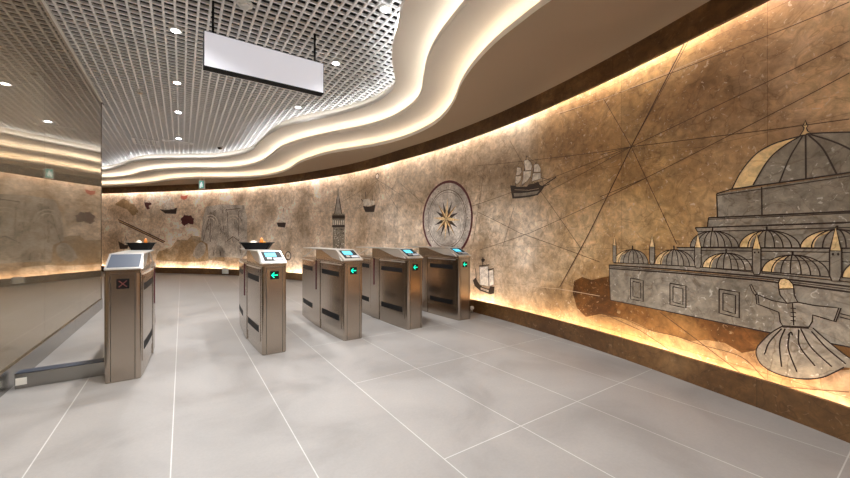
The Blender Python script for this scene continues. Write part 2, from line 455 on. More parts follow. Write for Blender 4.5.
# rhumb lines of the map
I = Inlay()
for p in [[(560, 114), (850, 2)], [(551, 190), (631.6, 146.7), (850, 41)], [(600, 197), (645, 178.6), (850, 73)], [(604, 99), (631.6, 146.7), (677, 244)],
          [(600, 155), (631.6, 146.7), (850, 119)], [(510, 140.7), (530, 176), (581.5, 249)], [(471, 206.5), (510, 193), (631.6, 146.7)], [(478, 165.6), (600, 152), (631.6, 146.7)],
          [(478, 212), (520, 233), (600, 262)], [(480, 250), (530, 233), (600, 201), (645, 178.6)], [(400, 183), (424, 204)], [(485, 165.6), (473, 244)], [(514, 208), (503, 247)],
          [(378, 180), (356, 211)], [(378, 180), (400, 212)], [(378, 180), (388, 244)], [(378, 180), (404, 197)], [(378, 180), (367, 244)], [(378, 180), (330, 208)], [(631.6, 146.7), (700, 20)],
          [(700, 420 - 50), (640, 330), (600, 312)], [(660, 312), (740, 372)]]:
    I.line(p, 'line', .006)
for p in [[(684.5, 44), (631.6, 146.7), (590, 232), (560, 287)]]: I.line(p, 'line', .012)
for p in [[(494, 283), (560, 289), (600, 296)], [(556, 20 + 94), (604, 99), (722, 50)]]: I.line(p, 'pale_line', .006)
I.done('map_line', label='thin dark map lines fanning out across the stone')

# rust coloured ground under the domed building
I = Inlay()
I.fill('brown_stone', [(574, 281), (582, 277), (592, 280), (604, 277), (611, 276), (611, 299), (700, 317), (767, 331), (850, 346), (905, 356), (905, 384), (850, 370), (800, 371), (789, 362), (768, 358), (757, 350), (742, 353), (725, 343), (707, 340), (690, 341), (676, 336), (650, 330), (632, 321), (617, 317), (600, 314), (586, 317), (577, 308), (573, 294)], off=.001)
I.line([(600, 316), (622, 318), (650, 330), (676, 336), (702, 345), (742, 357), (770, 382), (800, 388), (850, 392)], 'line', .005, True)
I.done('ground_patch', label='rust brown stone ground strip below the domed building')

# domed building
I = Inlay()
I.fill('grey_stone', [(609.4, 265), (610.7, 300), (767, 332), (850, 347), (905, 357), (905, 300), (850, 288.5)], off=.0015)                 # facade
I.fill('grey_stone', [(677, 247.5), (609.4 + 86, 266), (762, 272), (850, 281), (905, 284), (905, 247), (850, 248)], off=.0015)
I.fill('grey_stone', [(609.4, 264), (677, 269), (850, 289), (850, 283), (762, 271), (695, 264)], off=.0014)
I.fill('grey_stone', [(695.4, 227.8), (698, 231.7), (677 + 20, 248), (850, 248), (905, 247), (905, 221), (850, 222)], off=.0015)
I.fill('grey_stone', [(708.8, 217.8), (707.8, 226.8), (850, 223), (905, 221), (905, 207), (850, 211)], off=.0015)
I.fill('grey_stone', [(717, 193.7), (717.8, 217.3), (850, 211.3), (905, 207), (905, 164), (850, 174)], off=.0015)
for p, w in [([(717, 193.7), (732, 189.2), (850, 172.5), (905, 162)], .009), ([(717, 195.5), (850, 176), (905, 166)], .006), ([(717, 193.7), (717.8, 217.3)], .009), ([(762, 187), (762.3, 214.8)], .008),
          ([(708.8, 217.8), (850, 211.3), (905, 208)], .010), ([(709, 219.4), (850, 213), (905, 210)], .005), ([(708.8, 217.8), (707.8, 226.8)], .008), ([(695.4, 227.8), (850, 222.4), (905, 220)], .010),
          ([(698, 231.7), (850, 227.5), (905, 225)], .006), ([(695.4, 227.8), (698, 231.7)], .007), ([(677, 247.5), (850, 248.5), (905, 248.5)], .009), ([(677, 250.2), (850, 252.5), (905, 254)], .006),
          ([(730, 259), (850, 262), (905, 264)], .005), ([(609.4, 265), (677, 269.5), (762, 276.5), (850, 286.5), (905, 293)], .011), ([(609.4, 268.5), (677, 273), (762, 280.5), (850, 292), (905, 299)], .011),
          ([(609.4, 267), (677, 271.3), (762, 278.5), (850, 289.3), (905, 296)], .005), ([(615, 262.5), (700, 267), (762, 273), (850, 282), (905, 287)], .006), ([(609.4, 265), (610.7, 300)], .008), ([(610.7, 300), (700, 318), (767, 332), (850, 347), (905, 357)], .008)]:
    I.line(p, w=w)
building = I.done('domed_building', label='grey stone inlay of a great domed building outlined in dark lines')

def dome(name, L, A_, Rr, gold=True, w=.008, bulge=.30, nr=6, label=None):
    """ribbed dome: left foot, apex, right foot in the photo"""
    def arc(a, b, k):
        out = []
        for i in range(9):
            u = i / 8
            out.append((a[0] + (b[0] - a[0]) * u ** k, a[1] + (b[1] - a[1]) * (1 - (1 - u) ** 1.0) ** (1 / k) if k else 0))
        return out
    def rib(t):
        foot = (L[0] + (Rr[0] - L[0]) * t, L[1] + (Rr[1] - L[1]) * t)
        out = []
        for i in range(11):
            a = math.pi / 2 * i / 10
            out.append((A_[0] + (foot[0] - A_[0]) * math.sin(a), foot[1] + (A_[1] - foot[1]) * math.cos(a)))
        return out
    I = Inlay()
    l, r = rib(0), rib(1)
    I.fill('grey_stone', l[::-1] + r[1:], off=.0025)
    if gold:
        g = rib(.17)
        I.fill('gold_stone', l[::-1] + g[1:], off=.0032)
    ts = [0, .17, .34, .5, .66, .83, 1] if nr == 6 else [0, .14, .28, .42, .58, .72, .86, 1]
    for t_ in ts: I.line(rib(t_), w=w)
    I.line([L, Rr], w=w)
    I.line([(A_[0], A_[1] - 4), A_], w=w * 1.6)
    return I.done(name, building, label)

I = Inlay()
# main dome, traced
out = [(732, 189.4), (741.9, 171), (756.8, 153.7), (775.2, 143.4), (799.4, 136.5), (806, 135), (812, 133.5), (850, 132.3), (885, 134), (905, 138)]
I.fill('grey_stone', out + [(905, 162), (850, 172.5)], off=.0025)
I.fill('gold_stone', [(732, 189.4), (741.9, 171), (756.8, 153.7), (775.2, 143.4), (799.4, 136.5), (783, 147), (768, 161), (753.4, 185)], off=.0032)
for p in [out, [(801, 136), (783, 147), (768, 161), (753.4, 185)], [(803, 136), (790, 158), (779.8, 182.3)], [(806, 135), (806.3, 178.6)], [(809, 135), (823.5, 149), (837.3, 174.3)], [(811, 134.5), (832, 141), (850, 149), (880, 167)]]:
    I.line(p, w=.009, sm=True)
I.done('main_dome', building, 'largest dome with a golden first segment')
I = Inlay()
I.fill('gold_stone', [(800.5, 135.5), (803.5, 131), (804.6, 128), (803, 126), (804.6, 123.5), (805.6, 120.4), (806.8, 123.5), (808.4, 126), (806.8, 128), (808, 131), (812, 134)], off=.0035)
I.line([(800.5, 135.5), (803.5, 131), (804.6, 128), (803, 126), (804.6, 123.5), (805.6, 120), (806.8, 123.5), (808.4, 126), (806.8, 128), (808, 131), (812, 134), (800.5, 135.5)], w=.006)
I.done('finial', building, 'golden finial on the largest dome')
for a in [((690.6, 247), (712.9, 231), (738.8, 247.2), False), ((739.6, 247.5), (767, 230.5), (800.6, 247.8), True), ((800.8, 247.8), (837.6, 229.5), (880, 248.2), True),
          ((614, 262.8), (632.8, 249.6), (648.5, 264), True), ((655.2, 264.3), (674.3, 249.6), (695.4, 266.8), True), ((703, 267.3), (726.5, 253), (752.4, 270.8), True),
          ((762.3, 271.5), (793, 255), (830, 277), True), ((842.6, 277.5), (878, 257), (915, 284), True)]:
    dome('small_dome', *a, w=.007, nr=7)
for cx_, w_, tip, gb, bot in [(615, 3.2, 235.5, 245.6, 262.5), (652.6, 5, 234.3, 247, 264), (698.5, 6.6, 233.5, 247.6, 268), (757.3, 8.6, 233.5, 249, 274.5), (836.4, 12, 226.5, 250.8, 281)]:
    I = Inlay(); h = w_ / 2
    body = [(cx_ - h, gb), (cx_ - h, bot - h), (cx_ - h * .6, bot), (cx_ + h * .6, bot), (cx_ + h, bot - h), (cx_ + h, gb)]
    I.fill('grey_stone', body, off=.0062)
    I.fill('gold_stone', [(cx_ - h * .95, gb), (cx_, tip + 1), (cx_ + h * .95, gb)], off=.0064)
    I.line(body + [body[0]], w=.007, off=.0078); I.line([(cx_ - h, gb), (cx_, tip), (cx_ + h, gb)], w=.007, off=.0078)
    if w_ > 7:
        for sx_ in (-.45, .45):
            c_ = (cx_ + h * sx_, gb + 3.4); r_ = h * .22
            I.fill('dark_stone', [(c_[0] + r_ * math.cos(k), c_[1] + r_ * 1.1 * math.sin(k)) for k in [j * math.pi / 4 for j in range(8)]], off=.0078)
    I.done('turret', building)
for q in [[(630.8, 278), (643.5, 280.5), (643.5, 301.5), (630.8, 299)], [(670.3, 283.3), (686.3, 286), (686.3, 308), (670.3, 304.5)], [(719.5, 289), (739.6, 292.3), (739.6, 318), (719.5, 313)]]:
    I = Inlay(); cx_ = sum(p[0] for p in q) / 4; cy_ = sum(p[1] for p in q) / 4
    inn = [(cx_ + (x - cx_) * .62, cy_ + (y - cy_) * .72) for x, y in q]
    I.fill('grey_stone', inn, off=.003)
    I.line(q + [q[0]], w=.009); I.line(inn + [inn[0]], w=.008)
    I.done('window', building)

# whirling dancer
Z = (740, 270, 3.673)
I = Inlay(Z)
skirt = [(160, 205), (120, 228), (85, 260), (65, 285), (62, 310), (78, 343), (118, 372), (180, 393), (245, 400), (305, 394), (352, 374), (385, 357), (430, 362), (470, 380), (470, 352), (404, 322), (330, 265), (270, 213), (255, 208)]
torso = [(60, 88), (64, 124), (145, 155), (150, 190), (160, 205), (255, 210), (268, 190), (270, 165), (355, 190), (374, 140), (275, 130), (215, 118), (175, 122), (120, 112)]
I.fill('grey_stone', skirt, off=.0055)
for p in [skirt[:12], [(160, 205), (255, 210)], [(158, 209), (255, 214)], [(270, 213), (330, 265), (404, 322), (470, 352)]]: I.line(p, w=.007, sm=True, off=.007)
for p in [[(155, 215), (110, 265), (92, 310)], [(168, 215), (148, 270), (155, 355)], [(185, 230), (180, 290), (212, 375)], [(178, 240), (190, 228), (195, 240)], [(218, 218), (222, 280), (278, 352)], [(225, 215), (265, 285), (340, 355)], [(265, 225), (320, 285), (392, 345)]]:
    I.line(p, w=.008, sm=True, off=.007)
dancer = I.done('whirling_dancer', label='grey stone inlay of a whirling dancer with spread arms')
I = Inlay(Z)
I.fill('grey_stone', torso, off=.006); I.line(torso + [torso[0]], w=.007, off=.0075); I.line([(68, 90), (72, 124)], w=.006, off=.0075); I.line([(348, 188), (366, 139)], w=.006, off=.0075)
I.line([(195, 122), (198, 160), (200, 203)], w=.007, off=.0075)
for y_ in (140, 155, 170, 185): I.line([(188, y_), (208, y_ + 2)], w=.006, off=.0075)
I.fill('grey_stone', [(38, 55), (44, 52), (56, 76), (66, 88), (60, 96), (46, 76)], off=.006); I.line([(38, 55), (44, 52), (56, 76), (66, 88), (60, 96), (46, 76), (38, 55)], w=.006, off=.0075)
I.line([(372, 160), (420, 172)], w=.006, off=.0075); I.line([(370, 172), (418, 185)], w=.006, off=.0075)
I.done('jacket', dancer)
I = Inlay(Z)
hd = [(145, 70), (150, 92), (175, 122), (215, 118), (202, 92), (200, 68)]
I.fill('grey_stone', hd, off=.0062); I.line(hd, w=.007, off=.0077)
hat = [(145, 70), (143, 48), (150, 34), (165, 30), (182, 36), (197, 52), (200, 68)]
I.fill('gold_stone', hat, off=.0062); I.line(hat + [hat[0]], w=.007, off=.0077)
I.done('hat', dancer, 'golden tall hat')

# compass rose
s0, z0 = px(446.5, 219.0); RC = abs(px(446.5, 180.8)[1] - z0)
def disc(I, m, r, off, r2=None, n=56):
    P_ = [(s0 + r * math.cos(2 * math.pi * k / n), z0 + r * math.sin(2 * math.pi * k / n)) for k in range(n)]
    if r2 is None: sheet(I.bm, I.uv, P_, I.mi(m), off)
    else: stroke(I.bm, I.uv, P_ + [P_[0]], r2, I.mi(m), off)
I = Inlay(); disc(I, 'mist_stone', RC, .002); compass = I.done('compass_rose', label='round grey compass rose inlay ringed in burgundy')
I = Inlay(); disc(I, 'red_stone', RC - .02, .0045, .045); disc(I, 'line', RC * .76, .0045, .012); disc(I, 'line', RC * .70, .0045, .006)
for k in range(16):
    a = k * math.pi / 8; r_ = RC * .80
    stroke(I.bm, I.uv, [(s0 + r_ * math.cos(a), z0 + r_ * math.sin(a)), (s0 + r_ * 1.03 * math.cos(a), z0 + r_ * 1.03 * math.sin(a))], .02, I.mi('line'), .0045)
I.done('ring', compass, 'burgundy outer ring')
I = Inlay()
for k in range(16):
    a = k * math.pi / 8 + .1; r_ = RC * (.56 if k % 2 == 0 else .50); m_ = 'gold_stone' if k % 2 == 0 else 'dark_stone'
    b_ = .055
    if k % 2: sheet(I.bm, I.uv, [(s0 + r_ * math.cos(a), z0 + r_ * math.sin(a)), (s0 + b_ * math.cos(a + 1.3), z0 + b_ * math.sin(a + 1.3)), (s0 + b_ * math.cos(a - 1.3), z0 + b_ * math.sin(a - 1.3))], I.mi(m_), .004)
    else:
        for sg, mm in ((1, 'gold_stone'), (-1, 'brown_stone' if k % 4 else 'gold_stone')):
            sheet(I.bm, I.uv, [(s0 + r_ * math.cos(a), z0 + r_ * math.sin(a)), (s0, z0), (s0 + .10 * math.cos(a + sg * .33), z0 + .10 * math.sin(a + sg * .33))][::sg], I.mi(mm), .006)
I.done('star', compass, 'golden and dark pointed star')

# ships
Z = (500, 150, 8.686)
I = Inlay(Z)
hull = [(90, 308), (100, 370), (110, 422), (160, 420), (260, 408), (330, 392), (360, 360), (385, 322), (345, 300), (335, 275), (300, 290), (250, 300), (235, 318), (150, 320), (130, 310)]
I.fill('dark_stone', hull, off=.004)
I.fill('grey_stone', [(120, 375), (125, 405), (220, 398), (320, 382), (345, 352), (250, 368), (180, 375)], off=.0048)
I.line([(130, 345), (250, 350), (340, 335)], 'pale_line', .006, off=.0065)
for p, w in [([(350, 330), (490, 235)], .014), ([(350, 330), (432, 295)], .012), ([(232, 50), (215, 180), (200, 310)], .014), ([(318, 105), (290, 180), (280, 290)], .012), ([(168, 138), (145, 220), (138, 310)], .012), ([(358, 240), (440, 262)], .006), ([(232, 50), (310, 110)], .004), ([(355, 165), (380, 310)], .005)]: I.line(p, w=w, off=.0052)
ship = I.done('sailing_ship', label='dark inlaid sailing ship with pale sails high on the wall')
I = Inlay(Z)
for p in [[(212, 92), (245, 84), (270, 105), (282, 135), (275, 175), (222, 180)], [(205, 185), (275, 182), (268, 230), (240, 270), (190, 305), (205, 240)], [(300, 125), (335, 120), (357, 158), (355, 192), (296, 192)], [(290, 202), (357, 200), (357, 250), (320, 262), (280, 272)], [(152, 150), (183, 153), (192, 190), (172, 217), (143, 222)], [(138, 228), (190, 225), (180, 270), (150, 298), (136, 285)]]:
    I.fill('pale_stone', p, off=.006); I.line(p + [p[0]], w=.005, off=.0072)
I.done('sail', ship, 'pale cream sails')
Z = (415, 240, 5.311)
I = Inlay(Z)
I.fill('dark_stone', [(308, 215), (322, 200), (345, 238), (360, 250), (395, 262), (400, 246), (424, 248), (420, 284), (400, 288), (345, 268), (318, 244)], off=.004)
I.fill('mist_stone', [(350, 252), (392, 266), (392, 278), (350, 262)], off=.0052)
for p in [[(362, 90), (352, 250)], [(340, 138), (395, 132)], [(388, 158), (420, 152)], [(322, 150), (330, 240)]]: I.line(p, w=.014, off=.0052)
I.fill('dark_stone', [(352, 104), (362, 96), (374, 104), (368, 116), (356, 116)], off=.0052)
ship = I.done('sailing_ship', label='small square sailed ship inlay low beside the last gate')
I = Inlay(Z)
for p in [[(344, 142), (390, 140), (393, 246), (348, 238)], [(392, 162), (418, 158), (421, 238), (396, 246)]]: I.fill('pale_stone', p, off=.006); I.line(p + [p[0]], w=.006, off=.0072)
I.done('sail', ship, 'pale cream sails')
def little_ship(Z, hull, sails, masts, label, fm='dark_stone'):
    I = Inlay(Z); I.fill(fm, hull, off=.004)
    for m_ in masts: I.line(m_, w=.02, off=.005)
    o = I.done('sailing_ship', label=label)
    I = Inlay(Z)
    for p in sails: I.fill('pale_stone', p, off=.006)
    I.done('sail', o)
H_ = (250, 170, 5.667)
little_ship(H_, [(640, 203), (660, 208), (690, 205), (712, 195), (704, 238), (655, 238)], [[(642, 168), (680, 162), (688, 200), (645, 203)], [(686, 172), (708, 176), (706, 195), (690, 200)]], [[(655, 125), (660, 210)], [(693, 145), (696, 200)], [(630, 165), (650, 185)]], 'small ship inlay right of the tower')
little_ship(H_, [(152, 298), (205, 298), (198, 326), (160, 322)], [[(190, 228), (165, 296), (201, 296)]], [[(192, 215), (192, 300)]], 'tiny single sailed boat inlay left of the tower')
K_ = (90, 180, 5.3125)
little_ship(K_, [(370, 155), (395, 160), (440, 160), (463, 148), (458, 180), (400, 178)], [[(400, 112), (425, 105), (428, 158), (392, 158)], [(430, 112), (448, 118), (450, 155), (432, 156)]], [], 'pale sailed ship inlay on the far wall')
little_ship(K_, [(150, 325), (180, 340), (205, 345), (200, 365), (160, 368)], [[(180, 322), (207, 318), (207, 345), (182, 345)]], [[(165, 310), (168, 340)], [(190, 300), (195, 325)]], 'small dark boat inlay above the leftmost gate')
I = Inlay(K_)
for p in [[(150, 210), (400, 328)], [(155, 222), (392, 334)]]: I.line(p, 'red_stone', .035)
I.line([(152, 216), (396, 331)], 'gold_stone', .03, off=.003)
I.done('oar_line', label='long slanted burgundy oar line on the far wall')
I = Inlay(K_); I.rough('red_stone', [(485, 205), (505, 186), (535, 190), (553, 205), (550, 235), (520, 232), (500, 245), (486, 228)], 2.5); I.done('map_patch', label='burgundy patch on the far wall')
I = Inlay(K_); I.fill('coral_stone', [(480, 82), (500, 86), (520, 80), (515, 98), (500, 106), (485, 100)], off=.003); I.done('map_patch', label='small coral patch on the far wall')
I = Inlay(K_); I.rough('red_stone', [(290, 118), (325, 120), (326, 132), (308, 136), (318, 152), (308, 158), (292, 138)], 1.5); I.done('map_patch', label='small dark patch left of the far ship')
I = Inlay(K_); I.rough('ochre_stone', [(350, 430), (360, 380), (420, 360), (470, 320), (500, 330), (540, 295), (570, 300), (560, 360), (600, 400), (640, 350), (660, 330), (655, 420), (680, 430), (690, 360), (712, 360), (716, 430)], 5); I.done('map_patch', label='ochre land patch low on the far wall')
I = Inlay(K_); I.rough('ochre_stone', [(130, 130), (180, 100), (240, 130), (258, 170), (235, 188), (200, 160)], 5); I.done('map_patch', label='ochre land patch high at the left of the far wall')
# grey relief of arches
I = Inlay(K_)
I.fill('mist_stone', [(590, 320), (600, 200), (620, 140), (700, 130), (820, 135), (835, 200), (835, 400), (800, 415), (720, 410), (715, 350), (680, 350), (660, 410), (630, 420), (625, 340)], off=.003)
for p in [[(600, 330), (640, 170), (640, 330)], [(720, 160), (800, 150)], [(730, 170), (735, 300)], [(790, 165), (790, 300)], [(720, 330), (760, 300), (800, 330), (800, 400)]]: I.line(p, 'line', .02)
I.fill('mist_stone', [(545, 400), (560, 360), (590, 330), (615, 350), (605, 395), (570, 418)], True, off=.0035, closed=True)
for k in range(70):
    x_, y_ = R.uniform(605, 820), R.uniform(150, 390); a_ = R.uniform(-.5, .5); L_ = R.uniform(12, 34)
    I.line([(x_, y_), (x_ + L_ * a_ * .5, y_ + L_ * .5), (x_ + L_ * a_ * .2, y_ + L_)], 'pale_stone' if k % 3 else 'line', .018, True)
for cx_ in (640, 760):
    for rr_ in (30, 42): I.line([(cx_ + rr_ * math.cos(a), 240 - rr_ * 1.3 * math.sin(a)) for a in [j * math.pi / 8 for j in range(9)]], 'pale_stone', .03)
I.done('stone_arches', label='silver grey mosaic of arches on the far wall')
# pink and ochre veining areas by the tower
# tower
I = Inlay(H_)
I.fill('grey_stone', [(470, 325), (537, 325), (537, 452), (470, 452)], off=.004)
for k in range(60): 
    x_, y_ = R.uniform(474, 531), R.uniform(332, 448); I.fill('pale_stone' if k % 2 else 'dark_stone', [(x_, y_), (x_ + 5, y_), (x_ + 5, y_ + 4), (x_, y_ + 4)], off=.0052)
tower = I.done('round_tower', label='grey mosaic tower with a pointed cap on the far wall')
I = Inlay(H_)
I.fill('grey_stone', [(468, 248), (537, 248), (537, 325), (468, 325)], off=.005)
for y_ in (262, 270, 318): I.line([(466, y_), (539, y_)], w=.05, off=.0062)
for k in range(6): I.line([(474 + k * 11.5, 285), (474 + k * 11.5, 310)], 'pale_stone', .05, off=.0064)
I.done('gallery', tower, 'banded gallery')
I = Inlay(H_); I.fill('mist_stone', [(480, 248), (500, 128), (521, 248)], off=.005); I.line([(480, 248), (500, 128), (521, 248)], w=.03, off=.0062); I.line([(500, 128), (501, 100)], w=.02); I.done('cone_roof', tower)
# ring shield and balloon
I = Inlay(); s0, z0 = px(288.3, 255.8); rr = abs(px(288.3, 251.8)[1] - z0)
disc(I, 'pale_stone', rr, .003); disc(I, 'dark_stone', rr, .0045, .035); disc(I, 'ochre_stone', rr * .3, .0045); I.done('wheel', label='small pale wheel inlay low on the wall')
I = Inlay(); s0, z0 = px(377.4, 176.4); rr = abs(px(377.4, 173.7)[1] - z0)
disc(I, 'dark_stone', rr, .003, .02); disc(I, 'pale_stone', rr * .8, .0045); I.done('roundel', label='small pale roundel where thin map lines meet near the band')

# ---------------------------------------------------------------- fare gates
GL, GHW = 1.75, .118                      # length, half width at the ends
def gate_outline(z, y0, y1, hw, bulge, r, n=14):
    """closed plan outline, front end at y0, same vertex count whatever the size"""
    def hwid(u): return hw + bulge * math.sin(math.pi * u) ** .8
    pts = []
    side = []
    for k in range(5):                     # rounded front-right corner
        a = -math.pi / 2 + math.pi / 2 * k / 4
        side.append((hwid(0) - r + r * math.cos(a), y0 + r + r * math.sin(a)))
    for k in range(1, n):
        u = k / n; side.append((hwid(u), y0 + r + (y1 - y0 - 2 * r) * u))
    for k in range(5):
        a = math.pi / 2 * k / 4
        side.append((hwid(0) - r + r * math.cos(a), y1 - r + r * math.sin(a)))
    pts = [(x, y, z) for x, y in side] + [(-x, y, z) for x, y in reversed(side)]
    return pts
SLY0, SLY1, SLZ0, SLZ1, BZ = 0.0, .27, .93, 1.04, .90
def side_plate(bm, side, y0, y1, z0, z1, off, th=.004, n=8, mi=0):
    """thin plate lying on the bulged side of the cabinet"""
    def X(y): 
        u = min(1, max(0, (y - .03) / (GL - .06))); return GHW + .035 * math.sin(math.pi * u) ** .8
    outer, inner = [], []
    for k in range(n + 1):
        y = y0 + (y1 - y0) * k / n
        outer.append((side * (X(y) + off), y)); inner.append((side * (X(y) - .01), y))
    loop = outer + inner[::-1]
    if side < 0: loop = loop[::-1]
    rings(bm, [[(x, y, z) for x, y in loop] for z in (z0, z1)], mi=mi)
def slope_pt(u, v, h=0., rear=False):
    """u across -.5...5, v 0 (low) to 1 (high) on the sloped head"""
    L_ = math.hypot(SLY1, SLZ1 - SLZ0); ny, nz = -(SLZ1 - SLZ0) / L_, SLY1 / L_
    x, y, z = u * .232, SLY0 + (SLY1 - SLY0) * v + ny * h, SLZ0 + (SLZ1 - SLZ0) * v + nz * h
    return (-x, GL - y, z) if rear else (x, y, z)
def slope_box(bm, u0, u1, v0, v1, h0, h1, rear=False, mi=0):
    rings(bm, [[slope_pt(u, v, h, rear) for u, v in ((u0, v0), (u1, v0), (u1, v1), (u0, v1))] for h in (h0, h1)], mi=mi)

def make_gate(kind, loc, label):
    t = empty('fare_gate', label, 'turnstile', loc, 'fare gates in a row across the hall')
    # cabinet
    bm = bmesh.new()
    rings(bm, [gate_outline(0, .004, GL - .004, GHW - .003, .035, .028), gate_outline(.012, 0, GL, GHW, .035, .028), gate_outline(BZ - .004, 0, GL, GHW, .035, .028), gate_outline(BZ, .004, GL - .004, GHW - .004, .035, .026)])
    cab = finish('cabinet', bm, M['steel'], t)
    # vertical seams on both end faces
    for y0, y1 in ((-.0012, .01), (GL - .01, GL + .0012)):
        bm = bmesh.new()
        for x in (-.078, .078): box(bm, x - .0025, x + .0025, y0, y1, .012, .893)
        box(bm, -.0775, .0775, y0 + .0001, y1, .886, .8895)
        finish('seam', bm, M['steel_dark'], cab)
    for sd in (-1, 1):
        for (ya, yb) in ((.07, .72), (1.03, 1.68)):
            bm = bmesh.new(); side_plate(bm, sd, ya, yb, .13, .872, .004)
            p = finish('side_panel', bm, M['steel'], t, label='brushed steel side panel')
            bm = bmesh.new(); side_plate(bm, sd, ya + .05, yb - .05, .735, .795, .0052); finish('slot', bm, M['black'], p, label='black sensor strip')
            bm = bmesh.new(); side_plate(bm, sd, ya + .05, yb - .05, .215, .285, .0052); finish('slot', bm, M['black'], p, label='black sensor strip')
            for yy in (ya + .07, yb - .07):
                bm = bmesh.new(); side_plate(bm, sd, yy - .008, yy + .008, .835, .853, .0062, n=1)
                finish('lock', bm, M['steel_dark'], p)
            bm = bmesh.new(); side_plate(bm, sd, ya, yb, .872, .882, .011); finish('ledge', bm, M['steel_light'], p)
        bm = bmesh.new(); side_plate(bm, sd, .735, 1.015, .012, .897, .009)
        pl = finish('flap_housing', bm, M['steel'], t, label='raised steel column on the side')
        bm = bmesh.new(); side_plate(bm, sd, .885, .905, .50, .878, .016, n=1); finish('flap_edge', bm, M['burg'], pl, label='thin burgundy edge of the withdrawn flap')
        bm = bmesh.new(); side_plate(bm, sd, .87, .92, .880, .896, .012, n=1); finish('slit', bm, M['glossblack'], pl)
    # head: wedge that carries the display, column and flat top plate, open towards the rear
    bm = bmesh.new()
    def sec(y, zt, hw, lo=BZ): return [(-hw, y, lo), (hw, y, lo), (hw, y, zt), (-hw, y, zt)]
    rings(bm, [sec(.002, SLZ0 - .002, .115), sec(SLY1, SLZ1 - .002, .115), sec(1.05, SLZ1 - .002, .115)])
    finish('head', bm, M['steel'], t)
    for sd in (-1, 1):
        bm = bmesh.new()
        o = [(.1165, SLY1 - .01, SLZ1 - .003), (.1165, .82, SLZ1 - .003), (.130, .34, .945), (.128, .05, .925)]
        i_ = [(.110, y, z) for x, y, z in o]
        a = [bm.verts.new((sd * x, y, z)) for x, y, z in (o[0], o[1], o[2], o[3])]; b = [bm.verts.new((sd * x, y, z)) for x, y, z in i_]
        bm.faces.new(a); bm.faces.new(b[::-1])
        for k in range(4): bm.faces.new((a[k], b[k], b[(k + 1) % 4], a[(k + 1) % 4]))
        bmesh.ops.recalc_face_normals(bm, faces=bm.faces[:])
        finish('cheek', bm, M['steel_light'], t, label='pale slanted cheek beside the head')
        bm = bmesh.new(); tube(bm, (sd * .105, 1.70, BZ), (sd * .105, 1.14, SLZ1), .006, 8); finish('strut', bm, M['steel_light'], t, label='thin slanted strut under the top plate')
    bm = bmesh.new(); box(bm, -.124, .124, SLY1 - .002, 1.66, SLZ1 - .002, SLZ1 + .010, .002)
    finish('top_plate', bm, M['steel_light'], t, label='pale steel top plate')
    for rear in (False,):
        bm = bmesh.new()
        slope_box(bm, -.51, .51, -.02, 1.0, -.002, .009, rear)
        hd_ = finish('head_bezel', bm, M['steel_light'], t, label='pale sloped head frame')
        bm = bmesh.new()
        if kind == 'cross': slope_box(bm, -.45, .45, .06, .96, .009, .0105, rear); finish('cover_panel', bm, M['navy'], hd_, label='plain slate cover')
        else:
            slope_box(bm, -.38, .44, .14, .93, .009, .0105, rear); hp = finish('reader_panel', bm, M['black'], hd_, label='dark reader panel')
            bm = bmesh.new(); slope_box(bm, -.27, .20, .48, .82, .0105, .0125, rear); finish('screen', bm, M['screen'], hp, label='lit cyan screen')
            bm = bmesh.new(); slope_box(bm, -.24, -.06, .24, .39, .0105, .015, rear); finish('button', bm, M['steel_light'], hp)
            bm = bmesh.new(); slope_box(bm, .02, .40, .20, .38, .0105, .0135, rear); finish('card_pad', bm, M['steel_dark'] if False else M['pad'], hp, label='grey card pad')
    # sign on the front face
    def sign(kind, rear):
        yb, sg = (GL + .001, 1) if rear else (-.001, -1)
        bm = bmesh.new(); box(bm, -.041, .041, min(yb, yb + sg * .004), max(yb, yb + sg * .004), .768, .85, .0015)
        s_ = finish('indicator', bm, M['black'], t, label='black direction display')
        bm = bmesh.new(); y2 = yb + sg * .0055; mx = -1 if rear else 1
        def seg(x0, z0, x1, z1, w):
            d = Vector((x1 - x0, z1 - z0)).normalized(); n = Vector((-d.y, d.x)) * w / 2
            q = [(mx * (x0 + n.x), y2, .809 + z0 + n.y), (mx * (x1 + n.x), y2, .809 + z1 + n.y), (mx * (x1 - n.x), y2, .809 + z1 - n.y), (mx * (x0 - n.x), y2, .809 + z0 - n.y)]
            rings(bm, [q, [(a, yb + sg * .003, c) for a, b, c in q]])
        if kind == 'arrow':
            seg(-.028, 0, .031, 0, .0085); seg(-.031, -.002, -.004, .026, .0085); seg(-.031, .002, -.004, -.026, .0085)
            finish('arrow', bm, M['green'], s_, label='green lit arrow')
        else:
            seg(-.026, -.026, .026, .026, .007); seg(-.026, .026, .026, -.026, .007)
            finish('cross', bm, M['redx'], s_, label='dim red cross')
    sign(kind, False); sign('cross' if kind == 'arrow' else 'arrow', True)
    return t
def copy_tree(o, parent=None):
    c = o.copy(); C.objects.link(c); c.parent = parent
    for ch in list(o.children): copy_tree(ch, c)
    return c
g1 = make_gate('cross', (-.405, 3.86, 0), 'leftmost fare gate, with plain slate head and a dim red cross on its front')
g2 = make_gate('arrow', (.787, 3.91, 0), 'steel fare gate with green arrow and a black snack tray on top')
for (x, y), lab in zip([(1.662, 3.94), (2.533, 3.955), (3.42, 4.0)],
    ['steel fare gate with green arrow, middle one of the five in the row', 'steel fare gate with green arrow, second from the right end of the row', 'steel fare gate with green arrow nearest the mural wall, right end of the row']):
    g = copy_tree(g2); g.location = (x, y, 0); g['label'] = lab

